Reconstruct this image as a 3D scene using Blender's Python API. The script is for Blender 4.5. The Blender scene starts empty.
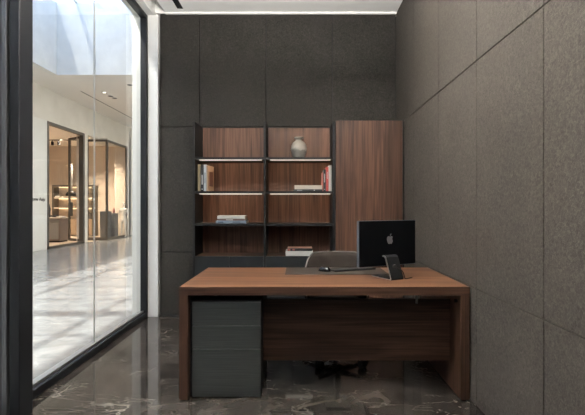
import bpy, bmesh, math, random
from mathutils import Vector, Matrix
C = bpy.context.scene.collection
SC = bpy.context.scene
rnd = random.Random(4)
PI = math.pi

# ------------------------------------------------------------------ camera, sky, sun, exposure
F = 425.0; CH = 1.276
cd = bpy.data.cameras.new('camera'); cam = bpy.data.objects.new('camera', cd); C.objects.link(cam)
cam.location = (0, 0, CH); cam.rotation_euler = (PI/2, 0, 0)
cd.sensor_width = 36; cd.lens = F/585*36; cd.shift_x = -6.5/585; cd.shift_y = -0.5/585
cd.clip_start = .05; cd.clip_end = 300
SC.camera = cam

wd = bpy.data.worlds.new('sky'); SC.world = wd; wd.use_nodes = True
wn = wd.node_tree.nodes; wl = wd.node_tree.links
bg = wn['Background']
sky = wn.new('ShaderNodeTexSky'); sky.sky_type = 'NISHITA'; sky.sun_disc = False
sky.sun_elevation = math.radians(60); sky.sun_rotation = math.radians(250)
wl.new(sky.outputs[0], bg.inputs[0]); bg.inputs[1].default_value = .50

sun = bpy.data.lights.new('sun', 'SUN'); suno = bpy.data.objects.new('sun', sun); C.objects.link(suno)
sun.energy = 3.7; sun.angle = math.radians(.9); sun.color = (1, .965, .91)
SUN_DIR = Vector((.32, .15, -1)).normalized()
suno.rotation_euler = SUN_DIR.to_track_quat('-Z', 'Y').to_euler()
suno.location = (-5, 2, 9)

vs = SC.view_settings; SC.display_settings.display_device = 'sRGB'
vs.view_transform = 'Standard'; vs.look = 'None'; vs.gamma = 1; vs.use_curve_mapping = False
vs.exposure = 1.0
SC.cycles.transparent_max_bounces = 24
SC.cycles.max_bounces = 14; SC.cycles.diffuse_bounces = 7; SC.cycles.glossy_bounces = 5
SC.cycles.sample_clamp_indirect = 6

# ------------------------------------------------------------------ materials
def mat(name, col, rough=.5, metal=0, emit=None, es=0, spec=None, coat=0):
    m = bpy.data.materials.new(name); m.use_nodes = True
    b = m.node_tree.nodes['Principled BSDF']
    b.inputs['Base Color'].default_value = (*col, 1)
    b.inputs['Roughness'].default_value = rough; b.inputs['Metallic'].default_value = metal
    if emit: b.inputs['Emission Color'].default_value = (*emit, 1); b.inputs['Emission Strength'].default_value = es
    if spec is not None: b.inputs['Specular IOR Level'].default_value = spec
    if coat: b.inputs['Coat Weight'].default_value = coat
    return m

def nodes(m):
    nt = m.node_tree
    def N(t, **k):
        n = nt.nodes.new(t)
        for a, v in k.items():
            if a.startswith('_'): n.inputs[a[1:].replace('_', ' ')].default_value = v
            else: setattr(n, a, v)
        return n
    return nt, N, nt.links.new, nt.nodes['Principled BSDF']

def ramp(N, stops):
    r = N('ShaderNodeValToRGB'); e = r.color_ramp.elements
    e[0].position, e[0].color = stops[0][0], (*stops[0][1], 1)
    e[1].position, e[1].color = stops[-1][0], (*stops[-1][1], 1)
    for p, c in stops[1:-1]:
        x = e.new(p); x.color = (*c, 1)
    return r

def walnut(name, grain, dark, mid, light, rough=.42, plank=None, plank_axis=0, figure=1.0):
    """grain = axis 0/1/2 the fibres run along; plank = veneer leaf width across plank_axis"""
    m = mat(name, mid, rough, spec=.3); nt, N, L, b = nodes(m)
    tc = N('ShaderNodeTexCoord')
    src = tc.outputs['Object']
    sep = N('ShaderNodeSeparateXYZ'); L(src, sep.inputs[0])
    if plank:
        dv = N('ShaderNodeMath', operation='DIVIDE'); L(sep.outputs[plank_axis], dv.inputs[0]); dv.inputs[1].default_value = plank
        fl = N('ShaderNodeMath', operation='FLOOR'); L(dv.outputs[0], fl.inputs[0])
        wn_ = N('ShaderNodeTexWhiteNoise', noise_dimensions='1D'); L(fl.outputs[0], wn_.inputs['W'])
        off = N('ShaderNodeVectorMath', operation='SCALE'); L(wn_.outputs['Color'], off.inputs[0]); off.inputs['Scale'].default_value = 7
        ad = N('ShaderNodeVectorMath', operation='ADD'); L(src, ad.inputs[0]); L(off.outputs[0], ad.inputs[1])
        src = ad.outputs[0]
    mp = N('ShaderNodeMapping'); s = [9, 9, 9]; s[grain] = .55; mp.inputs['Scale'].default_value = s
    L(src, mp.inputs[0])
    n1 = N('ShaderNodeTexNoise'); n1.inputs['Scale'].default_value = 1.1; n1.inputs['Detail'].default_value = 3; n1.inputs['Distortion'].default_value = .6
    L(mp.outputs[0], n1.inputs[0])
    wv = N('ShaderNodeMath', operation='MULTIPLY'); L(n1.outputs[0], wv.inputs[0]); wv.inputs[1].default_value = 16*figure
    sn = N('ShaderNodeMath', operation='SINE'); L(wv.outputs[0], sn.inputs[0])
    mp2 = N('ShaderNodeMapping'); s2 = [120, 120, 120]; s2[grain] = 2.2; mp2.inputs['Scale'].default_value = s2
    L(src, mp2.inputs[0])
    n2 = N('ShaderNodeTexNoise'); n2.inputs['Scale'].default_value = 1; n2.inputs['Detail'].default_value = 4
    L(mp2.outputs[0], n2.inputs[0])
    mx = N('ShaderNodeMath', operation='MULTIPLY_ADD'); L(sn.outputs[0], mx.inputs[0]); mx.inputs[1].default_value = .15
    L(n2.outputs[0], mx.inputs[2])
    mp3 = N('ShaderNodeMapping'); s3 = [3.2, 3.2, 3.2]; s3[grain] = .25; mp3.inputs['Scale'].default_value = s3
    L(src, mp3.inputs[0])
    n3 = N('ShaderNodeTexNoise'); n3.inputs['Scale'].default_value = 1.5; n3.inputs['Detail'].default_value = 2
    L(mp3.outputs[0], n3.inputs[0])
    m3 = N('ShaderNodeMath', operation='MULTIPLY_ADD'); L(n3.outputs[0], m3.inputs[0]); m3.inputs[1].default_value = .5
    L(mx.outputs[0], m3.inputs[2])
    m4 = N('ShaderNodeMath', operation='SUBTRACT'); L(m3.outputs[0], m4.inputs[0]); m4.inputs[1].default_value = .25
    r = ramp(N, [(.22, dark), (.5, mid), (.78, light)]); L(m4.outputs[0], r.inputs[0])
    col = r.outputs[0]
    if plank:
        hv = N('ShaderNodeMapRange'); L(wn_.outputs['Value'], hv.inputs[0]); hv.inputs['To Min'].default_value = .78; hv.inputs['To Max'].default_value = 1.25
        sc = N('ShaderNodeVectorMath', operation='SCALE'); L(col, sc.inputs[0]); L(hv.outputs[0], sc.inputs['Scale'])
        col = sc.outputs[0]
    L(col, b.inputs['Base Color'])
    bp = N('ShaderNodeBump'); bp.inputs['Strength'].default_value = .12; bp.inputs['Distance'].default_value = .002
    L(n2.outputs[0], bp.inputs['Height']); L(bp.outputs[0], b.inputs['Normal'])
    return m

def felt(name, a, b_, c_):
    m = mat(name, b_, .95, spec=.2); nt, N, L, b = nodes(m)
    tc = N('ShaderNodeTexCoord')
    n1 = N('ShaderNodeTexNoise'); n1.inputs['Scale'].default_value = 62; n1.inputs['Detail'].default_value = 6; n1.inputs['Roughness'].default_value = .65; n1.inputs['Distortion'].default_value = 1.2
    L(tc.outputs['Object'], n1.inputs[0])
    n2 = N('ShaderNodeTexNoise'); n2.inputs['Scale'].default_value = 2.2; n2.inputs['Detail'].default_value = 3; L(tc.outputs['Object'], n2.inputs[0])
    mx = N('ShaderNodeMath', operation='MULTIPLY_ADD'); L(n2.outputs[0], mx.inputs[0]); mx.inputs[1].default_value = .2; L(n1.outputs[0], mx.inputs[2])
    r = ramp(N, [(.42, a), (.6, b_), (.8, c_)]); L(mx.outputs[0], r.inputs[0]); L(r.outputs[0], b.inputs['Base Color'])
    bp = N('ShaderNodeBump'); bp.inputs['Strength'].default_value = .6; bp.inputs['Distance'].default_value = .006
    L(n1.outputs[0], bp.inputs['Height']); L(bp.outputs[0], b.inputs['Normal'])
    return m

def marble(name, base, cloud, vein, tile, x0, y0, rough, joint, veinw=.012, bump=0, coat=0):
    m = mat(name, base, rough, coat=coat); nt, N, L, b = nodes(m)
    tc = N('ShaderNodeTexCoord'); sep = N('ShaderNodeSeparateXYZ'); L(tc.outputs['Object'], sep.inputs[0])
    def cell(out, o, t):
        a = N('ShaderNodeMath', operation='SUBTRACT'); L(out, a.inputs[0]); a.inputs[1].default_value = o
        d = N('ShaderNodeMath', operation='DIVIDE'); L(a.outputs[0], d.inputs[0]); d.inputs[1].default_value = t
        f = N('ShaderNodeMath', operation='FLOOR'); L(d.outputs[0], f.inputs[0])
        g = N('ShaderNodeMath', operation='FRACT'); L(d.outputs[0], g.inputs[0])
        h = N('ShaderNodeMath', operation='SUBTRACT'); L(g.outputs[0], h.inputs[0]); h.inputs[1].default_value = .5
        ab = N('ShaderNodeMath', operation='ABSOLUTE'); L(h.outputs[0], ab.inputs[0])
        gt = N('ShaderNodeMath', operation='GREATER_THAN'); L(ab.outputs[0], gt.inputs[0]); gt.inputs[1].default_value = .5 - .0018/t
        return f, gt
    fx, gx = cell(sep.outputs[0], x0, tile[0]); fy, gy = cell(sep.outputs[1], y0, tile[1])
    cb = N('ShaderNodeCombineXYZ'); L(fx.outputs[0], cb.inputs[0]); L(fy.outputs[0], cb.inputs[1])
    wnz = N('ShaderNodeTexWhiteNoise', noise_dimensions='3D'); L(cb.outputs[0], wnz.inputs[0])
    off = N('ShaderNodeVectorMath', operation='SCALE'); L(wnz.outputs['Color'], off.inputs[0]); off.inputs['Scale'].default_value = 11
    ad = N('ShaderNodeVectorMath', operation='ADD'); L(tc.outputs['Object'], ad.inputs[0]); L(off.outputs[0], ad.inputs[1])
    cl = N('ShaderNodeTexNoise'); cl.inputs['Scale'].default_value = 3.2; cl.inputs['Detail'].default_value = 8; cl.inputs['Roughness'].default_value = .65; cl.inputs['Distortion'].default_value = 1.3
    L(ad.outputs[0], cl.inputs[0])
    r1 = ramp(N, [(.38, base), (.66, cloud)]); L(cl.outputs[0], r1.inputs[0])
    def veins(scale, w, dist):
        v = N('ShaderNodeTexNoise'); v.inputs['Scale'].default_value = scale; v.inputs['Detail'].default_value = 4; v.inputs['Distortion'].default_value = dist; v.inputs['Roughness'].default_value = .55
        mpp = N('ShaderNodeMapping'); mpp.inputs['Rotation'].default_value = (0, 0, .6); mpp.inputs['Scale'].default_value = (1, 2.2, 1)
        L(ad.outputs[0], mpp.inputs[0]); L(mpp.outputs[0], v.inputs[0])
        s = N('ShaderNodeMath', operation='SUBTRACT'); L(v.outputs[0], s.inputs[0]); s.inputs[1].default_value = .5
        a = N('ShaderNodeMath', operation='ABSOLUTE'); L(s.outputs[0], a.inputs[0])
        mr = N('ShaderNodeMapRange'); L(a.outputs[0], mr.inputs[0]); mr.inputs['From Max'].default_value = w; mr.inputs['To Min'].default_value = 1; mr.inputs['To Max'].default_value = 0
        return mr
    v1 = veins(1.0, veinw*.6, .45); v2 = veins(2.6, veinw*.8, .35)
    mk = N('ShaderNodeTexNoise'); mk.inputs['Scale'].default_value = 2.1; L(ad.outputs[0], mk.inputs[0])
    mkr = N('ShaderNodeMapRange'); L(mk.outputs[0], mkr.inputs[0]); mkr.inputs['From Min'].default_value = .40; mkr.inputs['From Max'].default_value = .66
    v2m = N('ShaderNodeMath', operation='MULTIPLY'); L(v2.outputs[0], v2m.inputs[0]); L(mkr.outputs[0], v2m.inputs[1])
    v1m = N('ShaderNodeMath', operation='MULTIPLY'); L(v1.outputs[0], v1m.inputs[0]); L(mkr.outputs[0], v1m.inputs[1])
    vv = N('ShaderNodeMath', operation='MAXIMUM'); L(v1m.outputs[0], vv.inputs[0]); L(v2m.outputs[0], vv.inputs[1])
    mx = N('ShaderNodeMix', data_type='RGBA'); L(vv.outputs[0], mx.inputs['Factor']); L(r1.outputs[0], mx.inputs['A']); mx.inputs['B'].default_value = (*vein, 1)
    jj = N('ShaderNodeMath', operation='MAXIMUM'); L(gx.outputs[0], jj.inputs[0]); L(gy.outputs[0], jj.inputs[1])
    m2 = N('ShaderNodeMix', data_type='RGBA'); L(jj.outputs[0], m2.inputs['Factor']); L(mx.outputs['Result'], m2.inputs['A']); m2.inputs['B'].default_value = (*joint, 1)
    L(m2.outputs['Result'], b.inputs['Base Color'])
    return m

def plaster(name, a, b_, scale=3, rough=.85, spec=.3):
    m = mat(name, a, rough, spec=spec); nt, N, L, b = nodes(m)
    tc = N('ShaderNodeTexCoord'); n = N('ShaderNodeTexNoise'); n.inputs['Scale'].default_value = scale; n.inputs['Detail'].default_value = 7; n.inputs['Roughness'].default_value = .6
    L(tc.outputs['Object'], n.inputs[0]); r = ramp(N, [(.3, a), (.7, b_)]); L(n.outputs[0], r.inputs[0]); L(r.outputs[0], b.inputs['Base Color'])
    return m

def brushed(name, a, b_, axis, rough=.38, metal=.7):
    m = mat(name, a, rough, metal); nt, N, L, b = nodes(m)
    tc = N('ShaderNodeTexCoord'); mp = N('ShaderNodeMapping'); s = [260, 260, 260]; s[axis] = 3; mp.inputs['Scale'].default_value = s
    L(tc.outputs['Object'], mp.inputs[0]); n = N('ShaderNodeTexNoise'); n.inputs['Scale'].default_value = 1; L(mp.outputs[0], n.inputs[0])
    r = ramp(N, [(.3, a), (.7, b_)]); L(n.outputs[0], r.inputs[0]); L(r.outputs[0], b.inputs['Base Color'])
    return m

def glassmat(name, ior=1.5, tint=(.965, .985, .98), boost=1.0):
    m = bpy.data.materials.new(name); m.use_nodes = True; nt = m.node_tree; nt.nodes.clear()
    o = nt.nodes.new('ShaderNodeOutputMaterial'); t = nt.nodes.new('ShaderNodeBsdfTransparent'); g = nt.nodes.new('ShaderNodeBsdfGlossy')
    t.inputs[0].default_value = (*tint, 1); g.inputs['Roughness'].default_value = 0.0
    f = nt.nodes.new('ShaderNodeFresnel'); f.inputs[0].default_value = ior
    # a pane has two faces, each reflects: halve the fresnel per face
    mm = nt.nodes.new('ShaderNodeMath'); mm.operation = 'MULTIPLY'; mm.inputs[1].default_value = boost
    mx = nt.nodes.new('ShaderNodeMixShader')
    ge = nt.nodes.new('ShaderNodeNewGeometry'); fr = nt.nodes.new('ShaderNodeMath'); fr.operation = 'SUBTRACT'; fr.inputs[0].default_value = 1
    nt.links.new(ge.outputs['Backfacing'], fr.inputs[1]); m2 = nt.nodes.new('ShaderNodeMath'); m2.operation = 'MULTIPLY'; m2.use_clamp = True
    nt.links.new(f.outputs[0], mm.inputs[0]); nt.links.new(mm.outputs[0], m2.inputs[0]); nt.links.new(fr.outputs[0], m2.inputs[1]); nt.links.new(m2.outputs[0], mx.inputs[0])
    nt.links.new(t.outputs[0], mx.inputs[1]); nt.links.new(g.outputs[0], mx.inputs[2]); nt.links.new(mx.outputs[0], o.inputs[0])
    return m

M = {}
M['back_felt'] = felt('shaded_felt_panel', (.014, .013, .0117), (.027, .025, .0225), (.050, .046, .041))  # same felt as the right wall, with the back wall's shade in its colour
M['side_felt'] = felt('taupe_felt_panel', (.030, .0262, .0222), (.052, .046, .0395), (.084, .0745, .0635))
M['joint'] = mat('panel_joint_black', (.012, .012, .012), .8)
M['white'] = plaster('white_paint', (.74, .74, .72), (.78, .78, .76), 5, .7)
M['ceiling'] = plaster('ceiling_paint', (.84, .835, .82), (.87, .865, .85), 4, .8)
M['frame'] = mat('anthracite_frame', (.010, .011, .013), .45, 0, spec=.3)
M['frame_grey'] = mat('grey_aluminium_frame', (.12, .125, .13), .4, .5)
M['track'] = mat('silver_track', (.42, .42, .42), .35, .8)
M['glass'] = glassmat('window_glass', 1.5, (.97, .985, .98))
M['glass_in'] = glassmat('display_glass', 1.45, (.985, .985, .98))
M['floor'] = marble('dark_grey_marble', (.016, .0135, .0118), (.066, .057, .049), (.20, .185, .165), (.9, .9), -.05, .35, .055, (.015, .013, .012), .010)
M['floor_ext'] = marble('pale_grey_stone', (.22, .22, .218), (.305, .305, .30), (.39, .39, .385), (1.2, 1.2), -1.9, .5, .16, (.33, .32, .3), .02)
M['ext_wall'] = plaster('travertine_plaster', (.63, .60, .545), (.71, .68, .625), 2.2)
M['ext_wall_pale'] = plaster('pale_stone_cladding', (.66, .65, .61), (.72, .71, .67), 3)
M['ext_ceiling'] = plaster('warm_white_ceiling', (.74, .70, .65), (.77, .73, .68), 2)
M['shaft'] = plaster('shaft_plaster', (.66, .65, .62), (.76, .745, .71), 3.2)
M['shop_wall'] = plaster('beige_shop_wall', (.58, .50, .42), (.63, .54, .455), 1.5)
M['shop_floor'] = marble('warm_shop_floor', (.36, .29, .22), (.45, .37, .29), (.5, .42, .34), (1, 1), 0, 0, .3, (.3, .25, .2))
M['shop_frame'] = mat('bronze_frame', (.10, .088, .075), .45, .4)
GD = dict(dark=(.045, .022, .013), mid=(.115, .057, .033), light=(.20, .105, .062))
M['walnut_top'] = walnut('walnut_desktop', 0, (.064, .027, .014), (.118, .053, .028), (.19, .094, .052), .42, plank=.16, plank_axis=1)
M['walnut_x'] = walnut('walnut_horizontal_shaded', 0, (.014, .0062, .0038), (.033, .0155, .0095), (.060, .030, .0185), .45, figure=1.5)  # desktop walnut darkened: shade on the desk front is put into the colour
M['walnut_z'] = walnut('walnut_vertical_shaded', 2, (.020, .009, .005), (.043, .020, .012), (.074, .037, .023), .45, plank=.06, plank_axis=1)  # desk sides, likewise darkened in colour for their shade
M['walnut_back'] = walnut('walnut_back_panel', 2, (.040, .018, .0105), (.092, .045, .028), (.165, .085, .054), .5, plank=.115, plank_axis=0)
M['walnut_door'] = walnut('walnut_wardrobe_door', 2, (.020, .009, .0055), (.045, .021, .013), (.080, .040, .025), .48, plank=.23, plank_axis=0)
M['black'] = mat('matt_black_lacquer', (.007, .0075, .008), .5, spec=.2)
M['charcoal'] = mat('charcoal_lacquer', (.010, .012, .014), .45, spec=.25)
M['led'] = mat('led_diffuser', (.75, .72, .68), .5, emit=(1, .74, .52), es=.14)
M['metal_drawer'] = brushed('brushed_gunmetal', (.085, .094, .094), (.125, .136, .134), 0, .33, .75)
M['gunmetal_edge'] = mat('gunmetal_edge', (.15, .16, .16), .3, .85)
M['screen_back'] = mat('black_screen_shell', (.002, .0025, .0035), .4, 0, spec=.12)
M['screen_edge'] = mat('blue_grey_aluminium', (.15, .18, .22), .35, .9)
M['screen'] = mat('dark_screen', (.004, .004, .004), .08)
M['stand'] = mat('dark_aluminium_stand', (.007, .0075, .0085), .55, .0, spec=.15)
M['logo'] = mat('grey_logo', (.24, .24, .24), .45, .2)
M['cable'] = mat('black_rubber_cable', (.010, .010, .010), .5)
M['pad'] = mat('taupe_leather_mat', (.030, .024, .020), .6, spec=.25)
M['leather'] = mat('taupe_leather', (.022, .0175, .015), .75, spec=.08)
M['leather_rim'] = mat('pale_leather_piping', (.10, .09, .083), .45)
M['key'] = mat('dark_key_caps', (.02, .02, .022), .5)
M['kb'] = mat('dark_aluminium_keyboard', (.015, .015, .017), .45, .2)
M['mouse'] = mat('glossy_black_mouse', (.008, .008, .009), .15)
M['plastic'] = mat('black_plastic', (.010, .010, .011), .4)
M['paper'] = mat('book_paper', (.62, .56, .48), .9)
M['ceil_slot'] = mat('slot_black', (.006, .006, .006), .6)
M['warm_led'] = mat('warm_shelf_light', (.9, .8, .6), .5, emit=(1, .68, .38), es=1.6)
M['warm_spot'] = mat('warm_downlight_lens', (.9, .8, .7), .5, emit=(1, .72, .45), es=3)
M['white_spot'] = mat('downlight_lens', (.9, .9, .9), .5, emit=(1, .92, .82), es=3)

# ------------------------------------------------------------------ mesh helpers
def box(bm, x0, x1, y0, y1, z0, z1, rot=None, mi=0):
    vs_ = [Vector((x, y, z)) for x in (x0, x1) for y in (y0, y1) for z in (z0, z1)]
    if rot is not None: vs_ = [rot @ v for v in vs_]
    v = [bm.verts.new(p) for p in vs_]
    for idx in ((0, 1, 3, 2), (4, 6, 7, 5), (0, 4, 5, 1), (2, 3, 7, 6), (0, 2, 6, 4), (1, 5, 7, 3)):
        f = bm.faces.new([v[i] for i in idx]); f.material_index = mi
    return v

def obj(name, bm, m, parent=None, bevel=0, smooth=False, seg=2, loc=None):
    bmesh.ops.recalc_face_normals(bm, faces=bm.faces)
    me = bpy.data.meshes.new(name); bm.to_mesh(me); bm.free()
    for x in (m if isinstance(m, (list, tuple)) else [m]): me.materials.append(x)
    if smooth:
        me.polygons.foreach_set('use_smooth', [True]*len(me.polygons))
    o = bpy.data.objects.new(name, me); C.objects.link(o)
    if parent: o.parent = parent
    if loc is not None: o.location = loc
    if bevel:
        bv = o.modifiers.new('bevel', 'BEVEL'); bv.width = bevel; bv.segments = seg; bv.limit_method = 'ANGLE'; bv.angle_limit = math.radians(40)
    return o

def B(name, m, *boxes, parent=None, bevel=0, **k):
    bm = bmesh.new()
    for b in boxes: box(bm, *b)
    return obj(name, bm, m, parent, bevel, **k)

def tag(o, label, cat, group=None):
    o['label'] = label; o['category'] = cat
    if group: o['group'] = group
    return o

def thing(name, label, cat, loc=(0, 0, 0), rz=0, group=None):
    o = bpy.data.objects.new(name, None); C.objects.link(o); o.location = loc; o.rotation_euler = (0, 0, rz)
    o.empty_display_size = .1
    return tag(o, label, cat, group)

def struct(o):
    o['kind'] = 'structure'; return o

def lathe(bm, prof, n=32, cx=0, cy=0, a0=0):
    rings = []
    for r, z in prof:
        rings.append([bm.verts.new((cx + r*math.cos(2*PI*i/n), cy + r*math.sin(2*PI*i/n), z)) for i in range(n)])
    for a, b in zip(rings, rings[1:]):
        for i in range(n):
            bm.faces.new((a[i], a[(i+1) % n], b[(i+1) % n], b[i]))
    bm.faces.new(rings[0][::-1]); bm.faces.new(rings[-1])

def tube(bm, pts, r, n=10):
    pts = [Vector(p) for p in pts]; rings = []
    up = Vector((0, 0, 1))
    for i, p in enumerate(pts):
        d = (pts[min(i+1, len(pts)-1)] - pts[max(i-1, 0)]).normalized()
        s = d.cross(up)
        if s.length < .05: s = d.cross(Vector((1, 0, 0)))
        s.normalize(); t = s.cross(d)
        rr = r[i] if isinstance(r, (list, tuple)) else r
        rings.append([bm.verts.new(p + rr*(math.cos(2*PI*k/n)*s + math.sin(2*PI*k/n)*t)) for k in range(n)])
    for a, b in zip(rings, rings[1:]):
        for k in range(n): bm.faces.new((a[k], a[(k+1) % n], b[(k+1) % n], b[k]))
    bm.faces.new(rings[0][::-1]); bm.faces.new(rings[-1])

def bez(p0, p1, p2, p3, n=14):
    p0, p1, p2, p3 = map(Vector, (p0, p1, p2, p3)); out = []
    for i in range(n+1):
        t = i/n; out.append((1-t)**3*p0 + 3*(1-t)**2*t*p1 + 3*(1-t)*t*t*p2 + t**3*p3)
    return out

def extrude_poly(bm, pts, d):
    """pts: list of 3D points of a closed outline, d: extrusion vector"""
    d = Vector(d)
    a = [bm.verts.new(p) for p in pts]; b = [bm.verts.new(Vector(p)+d) for p in pts]
    bm.faces.new(a); bm.faces.new(b[::-1])
    n = len(pts)
    for i in range(n): bm.faces.new((a[i], a[(i+1) % n], b[(i+1) % n], b[i]))

def X(px, Y): return (px-299)*Y/F
def Z(py, Y): return CH + (207-py)*Y/F

# ------------------------------------------------------------------ room shell
RW = 1.136; BW = 4.975; LW = -1.76; H = 3.547; YF = -2.6
HB = 3.50
# floor slab
struct(B('floor', M['floor'], (LW-.09, RW+.25, YF-.2, BW+.25, -.12, 0)))
# ceiling with curtain slot near the window and a black slot diffuser opening
cl = [(-1.56, -1.395, YF, BW, H, H+.12), (-1.325, RW+.2, YF, BW, H, H+.12), (-1.395, -1.325, YF, 1.4, H, H+.12), (-1.395, -1.325, 4.88, BW, H, H+.12), (-1.86, RW+.2, BW+.001, BW+.2, H, H+.4),
      (-1.69, -1.55, YF, BW, H+.22, H+.3), (-1.565, -1.55, YF, BW, H+.1, H+.26)]
struct(B('ceiling', M['ceiling'], *cl))
# back wall panels
def panels_back():
    bm = bmesh.new()
    xs = [-1.63, -1.159, -.383, .39, 1.136]; zs = [.022, .75, 2.212, H-.012]; g = .005
    for x0, x1 in zip(xs, xs[1:]):
        for z0, z1 in zip(zs, zs[1:]):
            box(bm, x0+g, x1-g, BW, BW+.02, z0+g, z1-g)
    return bm
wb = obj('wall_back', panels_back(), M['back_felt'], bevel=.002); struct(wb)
struct(B('panel_backing', M['joint'], (-1.63, RW, BW+.021, BW+.2, 0, H), parent=wb))
def panels_right():
    bm = bmesh.new(); g = .0028
    ys = [1.975 + .7455*k for k in range(-6, 4)] + [BW]; zs = [.004, .752, 2.212, H-.004]
    ys[-2:] = [4.212, BW]
    for y0, y1 in zip(ys, ys[1:]):
        for z0, z1 in zip(zs, zs[1:]):
            box(bm, RW, RW+.02, y0+g, y1-g, z0+g, z1-g)
    return bm
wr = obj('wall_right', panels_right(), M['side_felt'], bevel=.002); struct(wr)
struct(B('panel_backing', M['joint'], (RW+.021, RW+.2, YF, BW+.2, 0, H), parent=wr))
struct(B('wall_front', M['side_felt'], (LW-.1, RW+.2, YF-.2, YF, 0, H+.3)))
# white pier and header at the window end
struct(B('trim_1', M['white'], (-1.755, -1.633, 4.93, BW+.2, .0, HB), (-1.655, -1.630, 4.915, 4.932, .004, HB), bevel=.002))
struct(B('trim_2', M['white'], (-1.86, -1.68, YF, BW+.2, HB, H+.32), bevel=.002))
struct(B('baseboard_back', M['joint'], (-1.628, -.98, BW-.006, BW, 0, .02)))
# cornice strip along the back wall
struct(B('trim_3', M['white'], (-1.56, RW, BW-.03, BW, H-.02, H), bevel=.002))

# ------------------------------------------------------------------ glazing of the room
FY0, FY1 = 2.62, 4.93
w1 = struct(B('window_1', M['frame'],
    (-1.86, LW, FY0, 4.985, 0, .060), (-1.828, LW, FY0, 4.985, 3.455, HB),
    (-1.828, LW, 4.895, 4.985, .060, 3.455), bevel=.003))
struct(B('window_track', M['track'], (-1.855, -1.79, FY0, 4.9, .060, .074), (-1.80, -1.788, FY0, 4.9, .074, .082), parent=w1, bevel=.002))
struct(B('window_pane', M['glass'], (-1.826, -1.816, 3.783, 4.90, .074, 3.46), parent=w1))
struct(B('window_pane', M['glass'], (-1.826, -1.816, FY0, 3.777, .074, 3.46), parent=w1))
struct(B('pane_joint', M['white'], (-1.827, -1.815, 3.777, 3.783, .074, 3.46), parent=w1))
struct(B('mullion', M['frame'], (-1.705, -1.645, 2.50, 2.63, 0, HB), (-1.80, -1.705, 2.56, 2.63, 0, HB), parent=w1, bevel=.006))
struct(B('mullion_frame', M['frame_grey'], (-1.795, -1.765, 2.515, 2.558, 0, HB), (-1.752, -1.722, 2.50, 2.55, 0, HB), (-1.765, -1.705, 2.535, 2.559, 0, HB), parent=w1, bevel=.003))
w2 = struct(B('window_2', M['frame'], (-1.86, LW, YF, 2.50, 0, .07), (-1.86, LW, YF, 2.50, 3.45, HB), (-1.86, LW, YF, YF+.08, .07, 3.45),
    (-1.86, LW, -.04, .04, .07, 3.45), bevel=.003))
struct(B('window_pane', M['glass'], (-1.826, -1.816, YF+.08, -.04, .07, 3.45), parent=w2))
struct(B('window_pane', M['glass'], (-1.826, -1.816, .04, 2.515, .07, 3.45), parent=w2))

# ------------------------------------------------------------------ corridor outside
CW = -7.6; CZ = 4.85; SX0 = -6.55; SX1 = -3.0; SY1 = 11.5; SZ = 6.8; YE = 26; YN = -6
struct(B('floor_corridor', M['floor_ext'], (-16, -1.85, YN, YE, -.14, -.004), (-1.85, 2.5, BW+.2, YE, -.14, -.004)))
# reveal beyond the glass
struct(B('trim_4', M['ext_wall_pale'], (-1.935, -1.829, 4.93, 5.17, 0, 3.52), (-1.935, -1.86, YN, 5.2, 3.52, CZ), bevel=.002))
struct(B('wall_corridor_right', M['ext_wall_pale'], (-1.86, -1.66, 5.175, YE, 0, CZ), (-1.86, -1.66, YN, 5.175, 3.87, CZ)))
# opposite wall with two shop fronts
struct(B('wall_corridor_left', M['ext_wall'],
    (CW-.25, CW, YN, 10.6, 0, CZ), (CW-.25, CW, 12.8, 15.0, 3.87, CZ), (CW-.25, CW, 15.0, 15.28, 0, CZ),
    (CW-.25, CW, 15.28, 18.15, 3.87, CZ), (CW-.25, CW, 18.15, YE, 0, CZ)))
struct(B('wall_corridor_pier', M['ext_wall_pale'], (CW-.25, CW+.015, 10.6, 12.8, 0, 3.87)))
struct(B('wall_corridor_pier_head', M['ext_wall'], (CW-.25, CW, 10.6, 12.8, 3.87, CZ)))
struct(B('wall_corridor_end', M['ext_wall'], (CW, 0, YE, YE+.2, 0, CZ)))
struct(B('wall_corridor_near', M['ext_wall'], (-16, -1.66, YN-.2, YN, 0, SZ+.2)))
# ceiling with skylight well
struct(B('ceiling_corridor', M['ext_ceiling'],
    (CW-.25, SX0-.15, YN, SY1, CZ, CZ+.15), (SX1, -1.66, YN, SY1, CZ, CZ+.15),
    (CW-.25, -6.765, SY1, YE, CZ, CZ+.15), (-6.715, -1.66, SY1, YE, CZ, CZ+.15), (-6.765, -6.715, SY1, 13.1, CZ, CZ+.15), (-6.765, -6.715, 20.5, YE, CZ, CZ+.15)))
struct(B('ceiling_slot_backing', M['ceil_slot'], (-6.764, -6.716, 13.101, 20.499, CZ+.004, CZ+.15)))
struct(B('wall_skylight', M['shaft'],
    (SX0-.15, SX0, YN, SY1, CZ+.0005, SZ), (SX0, SX1, SY1-.004, SY1+.15, CZ+.0005, SZ), (SX1, SX1+.15, YN, SY1+.15, CZ+.15, SZ), (SX0, SX1, YN-.15, YN, CZ+.15, SZ)))
struct(B('ceiling_sun_block', M['shaft'], (-4.25, SX1+.15, YN, SY1+.15, SZ, SZ+.15)))  # added solid cover, unseen, keeps direct sun out of the office
struct(B('roof_corridor', M['shaft'], (-16.4, SX0-.15, YN-.2, YE, SZ+.0, SZ+.12), (SX0-.15, 3, SY1+.15, YE, SZ, SZ+.12), (SX1+.15, 3, YN-.2, SY1+.15, SZ, SZ+.12)))
bars = [(SX0, -4.25, YN + .05, YN+.12, SZ+.0, SZ+.12)]
ys = [7.58, 6.62, 5.8, 4.88] + [3.2-.92*k for k in range(0, 10)] + [8.5, 9.42, 10.34]
bars = [(SX0, -4.25, y-.022, y+.022, SZ+.01, SZ+.13) for y in ys] + [(SX0, -4.25, 3.95, 4.2, SZ, SZ+.2)]
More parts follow.
